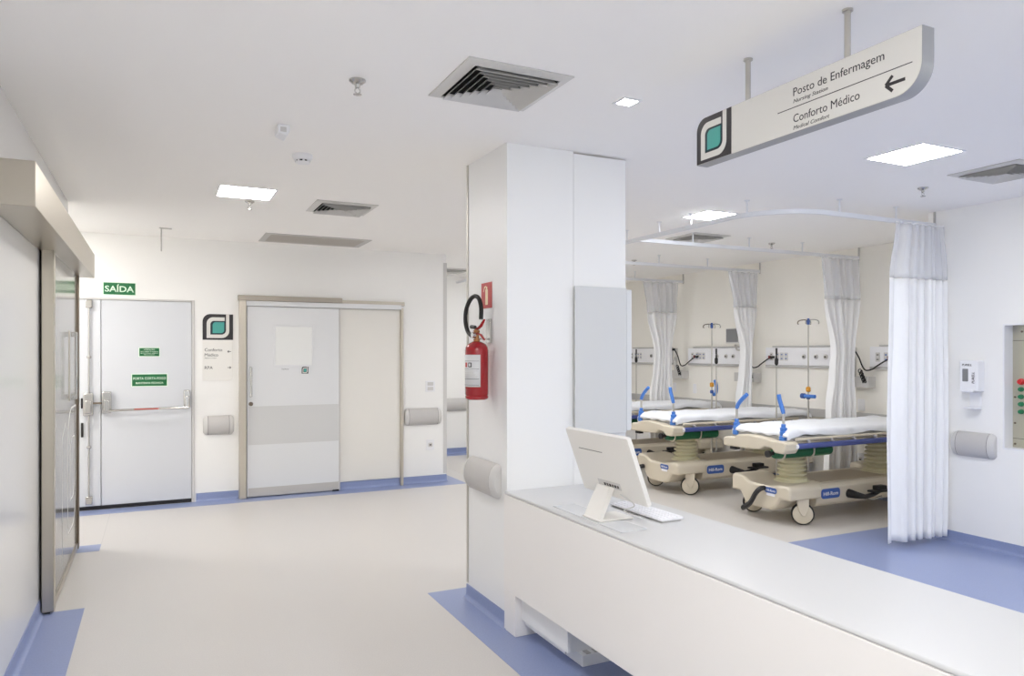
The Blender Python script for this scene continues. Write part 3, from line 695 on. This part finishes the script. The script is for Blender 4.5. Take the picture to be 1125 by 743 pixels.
copy_tree(D1, None, (0, 1.68, 0), 'wall basket with black cable half hidden by the middle gathered curtain')
copy_tree(D1, None, (0, 3.12, 0), 'wall basket with black cable right of the farthest gathered curtain')
t = thing('wall_monitor', (HW, 7.40, 1.45), 'small grey screen on a wall arm above the gas panel', 'monitor')
mb = MB().prism(rrect(-.14, .10, .22, .42, .008), 'z', .16, .20); mb.v = [FR_X @ p for p in mb.v]; mb.build('screen_housing', M_greycap, t, .003)
flat('display', rrect(-.13, .09, .235, .41, .004), M_scr, FR_X, E0, .2001, .2015, t)
mb = MB().tube([(.0, .20, .17), (.0, .13, .13), (.06, .12, .10), (.05, .0, .09), (.04, -.12, .085)], .014, 8).box(.03, .065, -.06, .10, .06, .1); mb.v = [FR_X @ p for p in mb.v]; mb.build('wall_arm', M_grey, t)
mb = MB().box(.02, .075, -.10, -.02, .056, .12); mb.v = [FR_X @ p for p in mb.v]; mb.build('arm_bracket', M_guard, t, .004)

# ------------------------------------------------------------------ stretchers
def wheelset(par, x, y, ang):
    c = bpy.data.objects.new('caster', None); COL.objects.link(c); c.parent = par; c.location = (x, y, 0); c.rotation_euler = (0, 0, ang)
    MB().lathe([(.082, -.022), (.096, -.018), (.10, -.008), (.10, .008), (.096, .018), (.082, .022)], (0, 0, .1), 'y', 32).build('tyre', M_rubber, c)
    MB().lathe([(.02, -.030), (.06, -.029), (.086, -.024), (.088, 0), (.086, .024), (.06, .029), (.02, .030)], (0, 0, .1), 'y', 32).build('wheel_disc', M_bedcream, c)
    mb = MB()
    sh = [(-.045, .20), (.045, .27), (.045, .20), (.055, .15), (.02, .085), (-.02, .085), (-.035, .14)]
    sh = [(-.05, .27), (-.05, .19), (-.03, .12), (-.008, .085), (.02, .085), (.045, .14), (.05, .19), (.05, .27)]
    for s in (-1, 1): mb.prism(sh, 'y', s * .031, s * .042)
    mb.prism([(-.05, .205), (.05, .205), (.05, .27), (-.05, .27)], 'y', -.0309, .0309)
    mb.build('fork', M_bedcream, c, .004)
    return c
def make_stretcher(name, loc, label, pedal):
    t = thing(name, loc, label, 'hospital stretcher', 'wheeled hospital stretchers')
    LN = 2.12
    # --- base hoods
    pr = [(-.365, .235), (-.365, .335), (-.33, .365), (-.22, .36), (-.12, .335), (.12, .335), (.22, .385), (.33, .39), (.36, .37), (.36, .235), (.25, .235), (.19, .15), (.13, .12), (-.13, .12), (-.19, .15), (-.25, .235)]
    for sx in (1, -1):
        mb = MB().prism(pr, 'x', .05, .44)
        mb.v = [Vector((LN / 2 + (p.x - LN / 2) * sx, p.y, p.z)) for p in mb.v]
        # pull the end face in a little at the top
        mb.build('base_hood', M_bedcream, t, .022, 3)
    # --- beam
    mb = MB().prism([(-.30, .17), (-.305, .315), (-.27, .34), (.27, .34), (.305, .315), (.30, .17), (.27, .14), (-.27, .14)], 'x', .441, LN - .441)
    mb.build('base_beam', M_bedcream, t, .008)
    tr = MB().box(.62, LN - .62, -.20, .20, .3405, .344)
    tr.build('beam_tray', M_bedtray, t)
    # --- bellows columns
    for cx in (.46, 1.66):
        pf = [(.165, .336), (.15, .352), (.138, .356)]
        z = .356; r = .138
        for i in range(7):
            pf += [(r, z + .004), (r, z + .016), (r - .030, z + .024), (r - .030, z + .032)]; z += .042; r -= .003
        pf += [(r, z), (.10, z + .004), (.10, .659)]
        MB().lathe(pf, (cx, 0, 0), n=28).build('lift_column', M_bellow, t)
    # --- casters
    for x in (.27, LN - .27):
        for y in (-.30, .30): wheelset(t, x, y, -.72 if y < 0 else -.5)
    # --- badges
    b = flat('maker_badge', rrect(.50, .74, .21, .30, .03), M_bluelogo, FR_Y, (0, -.304, 0), .0, .004, t)
    text('lettering', 'Hill-Rom', M_white, FR_Y, (0, -.304, 0), .62, .238, .034, b, width=.19, w=.0042, align='CENTER', bold=.015)
    b = flat('maker_badge', rrect(.07, .21, .275, .325, .02), M_bluelogo, FR_X, (.05, 0, 0), .0, .004, t)
    text('lettering', 'Hill-Rom', M_white, FR_X, (.05, 0, 0), .14, .29, .02, b, width=.11, w=.0042, align='CENTER', bold=.015)
    flat('badge_plate', rrect(.09, .19, .250, .273, .01), M_white, FR_X, (.05, 0, 0), .0, .003, t)
    # --- side pedals
    MB().tube([(.86, -.30, .235), (.87, -.37, .23), (.96, -.40, .21), (1.06, -.41, .225), (1.14, -.41, .247)], [.042, .034, .022, .02, .018], 10).build('pedal_arm', M_black, t)
    MB().box(1.02, 1.26, -.46, -.37, .245, .265).box(1.08, 1.20, -.45, -.38, .265, .305).build('foot_pedal', M_black, t, .008)
    MB().tube([(.98, -.33, .20), (1.08, -.38, .17), (1.2, -.39, .19)], .010, 8).build('pedal_link', M_chrome, t)
    # --- brake pedal at the foot end
    if pedal == 0: pts = [(.05, -.06, .31), (-.0, -.06, .305), (-.025, -.03, .26), (-.025, .04, .16), (-.025, .13, .10)]
    else: pts = [(.04, .22, .26), (-.03, .24, .25), (-.05, .32, .235), (-.05, .44, .225), (-.05, .46, .225)]
    MB().tube(smoothpath(pts, 4), .028, 8, flat=(1, .8)).build('brake_pedal', M_black, t)
    if pedal == 1: MB().box(-.07, -.03, .40, .455, .244, .250).build('pedal_marking', M_orange, t)
    # --- deck
    MB().box(.10, 2.02, -.33, .33, .70, .757).build('deck', M_bedcream, t, .01)
    MB().box(.25, 1.9, -.12, .28, .66, .699).build('deck_frame', M_bedtray, t, .006)
    ep = [(.385, .655), (.385, .73), (.34, .745), (.24, .745), (.20, .775), (.05, .79), (-.16, .775), (-.22, .76), (-.30, .765), (-.37, .76), (-.385, .74), (-.385, .69), (-.36, .655), (-.26, .655), (-.22, .69), (-.14, .70), (-.08, .665), (.1, .655)]
    MB().prism(ep, 'x', -.03, .13).build('end_bumper', M_bedcream, t, .014, 3)
    MB().box(-.01, .05, .24, .32, .625, .654).build('bumper_catch', M_black, t, .006)
    # head end board
    MB().prism([(-.36, .69), (-.36, .75), (.36, .75), (.36, .69)], 'x', 2.03, 2.09).build('end_bumper', M_bedcream, t, .012)
    # --- rails, folded down
    for s in (-1, 1):
        r = bpy.data.objects.new('side_rail', None); COL.objects.link(r); r.parent = t; r.location = (0, s * .375, 0)
        MB().box(.125, 1.80, -.022, .022, .695, .742).build('rail_pad', M_bluerail, r, .012, 3)
        MB().tube([(.10, 0, .718), (.125, 0, .718)], .022, 12).tube([(1.80, 0, .718), (1.82, 0, .718)], .022, 12).build('rail_end', M_white, r)
        MB().tube([(.13, -s * .02, .775), (1.82, -s * .02, .775)], .014, 8).build('rail_top', M_bedcream, r)
        for i in range(6):
            x = .26 + i * .29
            MB().tube([(x, -s * .02, .775), (x + .03, -s * .012, .742)], .014, 8).build('rail_post', M_grey, r)
    # --- push handles
    for y, dy in ((-.27, .0), (.31, .0)):
        h = bpy.data.objects.new('push_handle', None); COL.objects.link(h); h.parent = t; h.location = (.07, y, 0)
        MB().lathe([(.034, .76), (.037, .765), (.037, .80), (.031, .805), (.034, .81), (.034, .84), (.028, .845), (.031, .85), (.031, .875), (.02, .88), (.02, .905), (.014, .91)], n=16).build('handle_boot', M_bluegrip, h)
        MB().lathe([(.012, .885), (.012, 1.03)], n=12).build('handle_stem', M_alu, h)
        if y < 0: g = [(0, 0, 1.00), (-.005, .012, 1.05), (-.01, .035, 1.12), (-.01, .045, 1.17)]
        else: g = [(0, 0, 1.01), (0, -.02, 1.05), (.0, -.07, 1.10), (.0, -.135, 1.15)]
        MB().tube(smoothpath(g, 4), [.017] * 2 + [.019] * 9 + [.018] * 2, 12).build('handle_grip', M_bluegrip, h)
    # --- mattress
    MB().prism(rrect(.06, 2.04, -.325, .325, .06), 'z', .7575, .80).build('mattress', M_guard, t, .008)
    # cylinder cradle straps
    for x in (.10, .46):
        ring = [(x, -.2 + .061 * math.cos(a), .643 + .061 * math.sin(a)) for a in [i * PI / 12 for i in range(-14, 3)]]
        MB().tube([(x, -.261, .69)] + [p for p in ring[2:-1]] + [(x, -.139, .69)], .010, 6, flat=(1, .5)).build('cylinder_strap', M_bedcream, t)
    return t
def make_sheet(loc, label, seed):
    random.seed(seed)
    nx, ny = 90, 44; X0, X1, Yh = .045, 2.055, .345
    v = []; f = []
    prof = []
    for j in range(ny + 1):
        s = -1 + 2 * j / ny
        prof.append(s)
    ph = [random.uniform(0, 6.28) for _ in range(8)]
    for i in range(nx + 1):
        u = i / nx; x = X0 + (X1 - X0) * u
        for s in prof:
            a = abs(s)
            # flat top to .78, then rounded shoulder, then hanging skirt
            if a < .76: y = s / .76 * (Yh - .03); z = .862
            else:
                k = (a - .76) / .24
                if k < .4: th = k / .4 * PI / 2; y = (Yh - .03 + .03 * math.sin(th)) * (1 if s > 0 else -1); z = .862 - .03 * (1 - math.cos(th))
                else: y = Yh * (1 if s > 0 else -1); z = .832 - (k - .4) / .6 * (.035 + .012 * math.sin(x * 9 + ph[0]) * (1 if s < 0 else .4))
                if k > .3:
                    y += (1 if s > 0 else -1) * (.004 * math.sin(x * 31 + ph[1]) + .004 * math.sin(x * 17 + ph[2]))
            e = min(u, 1 - u)
            if e < .03:
                q = 1 - e / .03; z -= .035 * q * q; 
            z += .0035 * math.sin(x * 13 + s * 5 + ph[3]) + .003 * math.sin(x * 5 - s * 9 + ph[4]) + .002 * math.sin(x * 37 + s * 21 + ph[5])
            if u < .3: z += .006 * (1 - u / .3) * math.sin(s * 11 + x * 25 + ph[6])
            v.append((x, y, max(z, .772 if a > .9 else .806)))
    m = ny + 1
    for i in range(nx):
        for j in range(ny): f.append((i * m + j, (i + 1) * m + j, (i + 1) * m + j + 1, i * m + j + 1))
    # foot-end drop
    base = len(v)
    for s_i in range(m):
        p = v[s_i]; v.append((X0 - .004, p[1] * .99, min(p[2], .80 + .006 * math.sin(s_i * .7))))
    for j in range(ny): f.append((base + j, j, j + 1, base + j + 1))
    o = MB().add(v, f).build('bed_sheet', M_sheet, None, smooth=70, solid=.003, loc=loc)
    tag(o, label, 'bed sheet', 'white sheets on the stretchers')
    return o
def make_cylinder(loc, label):
    t = thing('oxygen_cylinder', loc, label, 'gas cylinder', 'green cylinders under the stretchers')
    MB().lathe([(.02, 0), (.045, .01), (.053, .035), (.053, .68), (.048, .70), (.03, .715), (.01, .716)], (0, 0, 0), 'x', 24).build('cylinder_body', M_cyl, t)
    MB().lathe([(.018, -.05), (.018, -.005)], (0, 0, 0), 'x', 12).lathe([(.032, -.075), (.032, -.052)], (0, 0, 0), 'x', 12).build('valve', M_black, t)
    return t
BX = 4.93
for i, (cy, lab) in enumerate(((5.02, 'nearest'), (6.55, 'middle'), (8.08, 'farthest'))):
    where = ('nearest beige wheeled stretcher beside the hanging white curtain', 'middle beige wheeled stretcher between the two nearer gathered curtains', 'farthest beige wheeled stretcher half hidden behind the counter monitor')[i]
    make_stretcher('hospital_stretcher' + ('' if i == 0 else '.%03d' % i), (BX, cy, 0), where, 0 if i == 0 else 1)
    make_sheet((BX, cy, 0), ('white creased sheet on the nearest stretcher mattress', 'white creased sheet on the middle stretcher mattress', 'white sheet on the farthest stretcher mattress')[i], 3 + i)
    make_cylinder((BX + .02, cy - .2, .643), ('green gas cylinder strapped under the nearest stretcher', 'green gas cylinder strapped under the middle stretcher', 'green gas cylinder under the farthest stretcher')[i])

# ------------------------------------------------------------------ IV poles
def iv_stand(loc, label, loop):
    t = thing('iv_stand', loc, label, 'IV stand', 'IV stands at the stretcher heads')
    MB().lathe([(.011, .03), (.011, 1.0)], n=12).lathe([(.0075, 1.0), (.0075, 1.92)], n=10).build('pole', M_alu, t)
    MB().lathe([(.016, 1.86), (.02, 1.90), (.012, 1.93)], n=12).build('pole_head', M_bluelogo, t)
    for k in range(4):
        a = k * PI / 2 + .5
        MB().tube(smoothpath([(0, 0, 1.91), (.05 * math.cos(a), .05 * math.sin(a), 1.915), (.10 * math.cos(a), .10 * math.sin(a), 1.905), (.115 * math.cos(a), .115 * math.sin(a), 1.88), (.105 * math.cos(a), .105 * math.sin(a), 1.865)], 3), .006, 6).build('hook', M_chrome if k != 1 else M_steeldk, t)
    MB().lathe([(.014, -.03), (.026, -.02), (.026, .02), (.014, .03)], (0, 0, 1.13), n=12).tube([(0, 0, 1.13), (-.03, -.04, 1.13)], .014, 8).build('clamp_knob', M_orange, t)
    if loop:
        MB().tube(smoothpath([(.035, .03, 1.02), (.035, .0, 1.0), (.035, -.04, 1.03), (.035, -.045, 1.12), (.035, -.02, 1.19)], 5), .020, 10).build('grip', M_bluegrip, t)
    else:
        MB().tube([(-.03, -.12, 1.055), (-.03, .0, 1.055), (-.03, .03, 1.055)], .021, 10).build('grip', M_bluegrip, t)
        MB().lathe([(.03, -.02), (.03, .02)], (-.03, .045, 1.055), 'y', 12).build('grip_collar', M_bluelogo, t)
    MB().lathe([(.02, -.02), (.024, 0), (.02, .02)], (0, .0, 1.04), n=12).build('clamp', M_bluelogo, t)
    for k in range(5):
        a = k * 2 * PI / 5
        MB().tube([(0, 0, .06), (.08 * math.cos(a), .08 * math.sin(a), .05), (.15 * math.cos(a), .15 * math.sin(a), .022)], .009, 6).build('foot', M_alu, t)
    return t
iv_stand((6.600, 5.910, 0), 'IV stand with a horizontal blue grip behind the nearest stretcher', False)
iv_stand((6.450, 7.326, 0), 'IV stand with a curved blue grip left of the wall screen', True)
def clamp_pole(loc, label, ztop):
    t = thing('support_pole', loc, label, 'pole', 'slim poles with black tops at the stretcher heads')
    MB().lathe([(.0075, .012), (.0075, ztop - .15)], n=10).build('pole', M_alu, t)
    MB().lathe([(.010, ztop - .14), (.021, ztop - .12), (.021, ztop - .07), (.010, ztop - .055), (.008, ztop - .02), (.011, ztop - .01), (.011, ztop + .05), (.006, ztop + .056)], n=12).build('black_head', M_black, t)
    MB().lathe([(.07, .0006), (.07, .012), (.02, .02)], n=20).build('foot_disc', M_grey, t)
    return t
clamp_pole((6.230, 6.021, 0), 'slim pole with black top behind the nearest stretcher handle', 1.54)
clamp_pole((6.300, 7.073, 0), 'slim pole with black top close right of the far IV stand', 1.54)
clamp_pole((6.300, 8.767, 0), 'slim pole with black top at the far left by the glass board', 1.54)
# ------------------------------------------------------------------ curtain tracks and curtains
TZ = 2.605
def track(name, path, hangers, label, endwall=None):
    t = thing(name, (path[0][0], path[0][1], TZ), label, 'curtain track', 'white ceiling curtain tracks')
    o = Vector((path[0][0], path[0][1], TZ))
    MB().tube([Vector((p[0], p[1], TZ)) - o for p in path], .024, 4, flat=(.8, 1), rot=PI / 4).build('rail', M_track, t)
    for hx, hy in hangers:
        c = Vector((hx, hy, TZ)) - o
        MB().lathe([(.007, .012), (.007, H - TZ - .006), (.022, H - TZ - .005), (.022, H - TZ - .0006)], c, n=10).build('hanger', M_track, t)
    if endwall:
        c = Vector((endwall[0], endwall[1], TZ)) - o
        MB().box(c.x - .012, c.x - .0008, c.y - .007, c.y + .007, -.03, H - TZ - .001).build('end_bracket', M_guard, t)
    return t
MX = 4.06; NY = 3.92
cv = [(MX, 10.2), (MX, 7.0), (MX, 5.0), (MX, 4.5)] + [(MX + .5 - .5 * math.cos(a), 4.42 - .5 * math.sin(a)) for a in [i * PI / 20 for i in range(0, 11)]] + [(5.0, NY), (RW - .012, NY)]
track('curtain_track', cv, [(MX, 9.2), (MX, 8.0), (MX, 6.75), (MX, 5.8), (MX, 5.3), (MX, 4.87), (MX + .04, 4.26), (4.71, NY), (5.36, NY)], 'long curved curtain track along the foot of the stretchers', (RW, NY))
Yt = [5.63, 7.12, 8.66]
for i, y in enumerate(Yt):
    track('curtain_track.%03d' % (i + 1), [(MX + .021, y), (HW - .012, y)], [(4.72, y), (5.45, y), (6.2, y)],
          ('straight curtain track between the nearest and middle stretchers', 'straight curtain track between the middle and farthest stretchers', 'straight curtain track at the far end of the bay')[i], (HW, y))
def curtain(name, y0, prof, folds, zf, z0, label, seed, ztop=2.575, ramp=0.0):
    """prof: list of (z, xa, xb, amp)"""
    random.seed(seed)
    xm = (prof[0][1] + prof[0][2]) / 2
    t = thing(name, (xm, y0, z0), label, 'curtain', 'white cubicle curtains')
    ph = random.uniform(0, 6); jit = [random.uniform(-.35, .35) for _ in range(folds * 2 + 2)]
    def at(z):
        for a, b in zip(prof, prof[1:]):
            if a[0] >= z >= b[0]:
                k = (a[0] - z) / (a[0] - b[0]); k = k * k * (3 - 2 * k)
                return [a[i] + (b[i] - a[i]) * k for i in (1, 2, 3)]
        return prof[-1][1:] if z < prof[-1][0] else prof[0][1:]
    def sheet(za, zb, nv, m, nm, extra=0):
        nu = folds * 14; v = []; f = []
        for j in range(nv + 1):
            z = za + (zb - za) * j / nv; xa, xb, am = at(z)
            for i in range(nu + 1):
                u = i / nu; w = folds * u ** (1 + ramp)
                kk = min(int(w), folds); jt = jit[kk] * (1 - (w - kk)) + jit[kk + 1] * (w - kk)
                a = 2 * PI * w + ph + jt + .25 * math.sin(z * 2.2 + u * 3)
                s = 1 - 2 * abs(math.sin(a / 2)) ** .85
                y = am * s * (.75 + .5 * (.5 + .5 * math.sin(w * 2.4 + seed))) * (1 - .75 * ramp * (1 - u)) + extra * am
                x = xa + (xb - xa) * (u + .02 * math.sin(2 * a) * (1 - abs(2 * u - 1)))
                v.append((x - xm, y, z - z0))
        m1 = nu + 1
        for j in range(nv):
            for i in range(nu): f.append((j * m1 + i, j * m1 + i + 1, (j + 1) * m1 + i + 1, (j + 1) * m1 + i))
        return MB().add(v, f).build(nm, m, t, smooth=80, solid=.002)
    sheet(ztop, zf + .004, 10, M_net, 'net_panel')
    sheet(zf, z0, 34, M_curt, 'fabric_panel')
    sheet(ztop + .010, ztop, 1, M_curt, 'header_tape')
    xa, xb, _ = at(ztop)
    n = 9
    for i in range(n):
        x = xa + (xb - xa) * (i + .5) / n - xm
        MB().box(x - .006, x + .006, -.006, .006, ztop + .01 - z0, TZ - .0175 - z0).box(x - .012, x + .012, -.010, .010, ztop + .004 - z0, ztop + .016 - z0).build('runner', M_track, t)
    return t
curtain('cubicle_curtain', 3.86, [(2.6, 5.26, 5.815, .04), (2.14, 5.17, 5.83, .06), (1.0, 5.14, 5.825, .07), (.2, 5.15, 5.81, .072), (.03, 5.15, 5.80, .072)], 7, 2.135, .045, 'long white curtain hanging open nearest the camera by the right wall', 5, ramp=.6)
curtain('cubicle_curtain.001', 5.60, [(2.6, 6.42, 6.98, .04), (2.13, 6.47, 6.98, .055), (1.56, 6.60, 6.88, .065), (1.3, 6.58, 6.87, .065), (.9, 6.52, 6.90, .065), (.2, 6.48, 6.92, .065)], 5, 2.125, .16, 'white curtain gathered at mid height behind the nearest stretcher', 9)
curtain('cubicle_curtain.002', 7.10, [(2.6, 6.50, 7.0, .04), (2.13, 6.59, 6.98, .05), (1.56, 6.74, 6.90, .06), (1.3, 6.72, 6.90, .06), (.9, 6.67, 6.90, .06), (.2, 6.65, 6.90, .06)], 5, 2.125, .16, 'white gathered curtain behind the middle stretcher', 13)
curtain('cubicle_curtain.003', 8.63, [(2.6, 6.30, 6.93, .04), (2.13, 6.37, 6.90, .05), (1.56, 6.52, 6.80, .06), (1.3, 6.50, 6.80, .06), (.9, 6.44, 6.82, .06), (.2, 6.42, 6.83, .06)], 5, 2.13, .16, 'white gathered curtain farthest away behind the last stretcher', 17)

# ------------------------------------------------------------------ soap dispenser and alarm panel on the right wall
t = thing('soap_dispenser', (RW, 3.655, 1.08), 'white soap dispenser with drip tray on the right wall', 'soap dispenser')
mb = MB().prism(rrect(0, .145, .155, .40, .012), 'z', .0008, .095); mb.v = [FR_X @ p for p in mb.v]; mb.build('dispenser_body', M_white, t, .012, 3)
mb = MB().prism([(.02, .15), (.11, .15), (.12, .175), (.01, .175)], 'z', .03, .10); mb.v = [FR_X @ p for p in mb.v]; mb.build('push_bar', M_white, t, .006)
flat('level_window', rrect(.025, .07, .235, .335, .006), M_scr, FR_X, E0, .0952, .0965, t)
text('lettering', 'PURELL', M_charcoal, FR_X, E0, .022, .358, .017, t, w=.0953, shear=.2, bold=.02)
mb = MB()
tx = text('lettering', 'PURELL', M_charcoal, Matrix.Identity(3), E0, 0, 0, .02, t, w=0, bold=.02, shear=.2)
R2 = FR_X @ Matrix.Rotation(PI / 2, 3, 'Z')
for q in tx.data.vertices: q.co = R2 @ Vector((q.co.x, q.co.y, q.co.z)) + FR_X @ Vector((.118, .22, .0953))
mb = MB().box(.03, .12, .03, .155, .0008, .012).box(.028, .122, .018, .03, .0008, .09); mb.v = [FR_X @ p for p in mb.v]; mb.build('drip_tray', M_white, t, .004)
t = thing('alarm_panel', (RW, CY1, CZ0), 'recessed steel gas alarm panel with coloured buttons at the right edge', 'alarm panel')
PW = CY1 - CY0; PH = CZ1 - CZ0
fl = .012
mb = MB().box(.0006, fl, .0006, PH - .0006, -.118, .004).box(PW - fl, PW - .0006, .0006, PH - .0006, -.118, .004).box(fl, PW - fl, .0006, fl, -.118, .004).box(fl, PW - fl, PH - fl, PH - .0006, -.118, .004); mb.v = [FR_X @ p for p in mb.v]; mb.build('recess_lining', M_white, t)
mb = MB().box(fl, PW - fl, fl, PH - fl, -.118, -.105); mb.v = [FR_X @ p for p in mb.v]; mb.build('steel_plate', M_olive, t)
mb = MB().box(fl + .002, PW - fl, PH - .13, PH - .126, -.1049, -.1043).box(fl + .002, PW - fl, .08, .084, -.1049, -.1043); mb.v = [FR_X @ p for p in mb.v]; mb.build('plate_seam', M_dkline, t)
for k, (dv, m, r) in enumerate(((.52, M_btnred, .02), (.462, M_btngreen, .015), (.405, M_btngreen, .015), (.348, M_btngreen, .015), (.29, M_btngreen, .015))):
    mb = MB().lathe([(r * 1.25, -.1049), (r * 1.25, -.099), (r, -.098), (r, -.08), (r * .8, -.076)], (.075, dv, 0), n=16); mb.v = [FR_X @ p for p in mb.v]; mb.build('button', m, t)
for u, v in ((.08, PH - .06), (.03, .2), (.03, .04), (.03, .4)):
    mb = MB().lathe([(.008, -.1049), (.008, -.10), (.004, -.099)], (u, v, 0), n=10); mb.v = [FR_X @ p for p in mb.v]; mb.build('screw', M_steeldk, t)
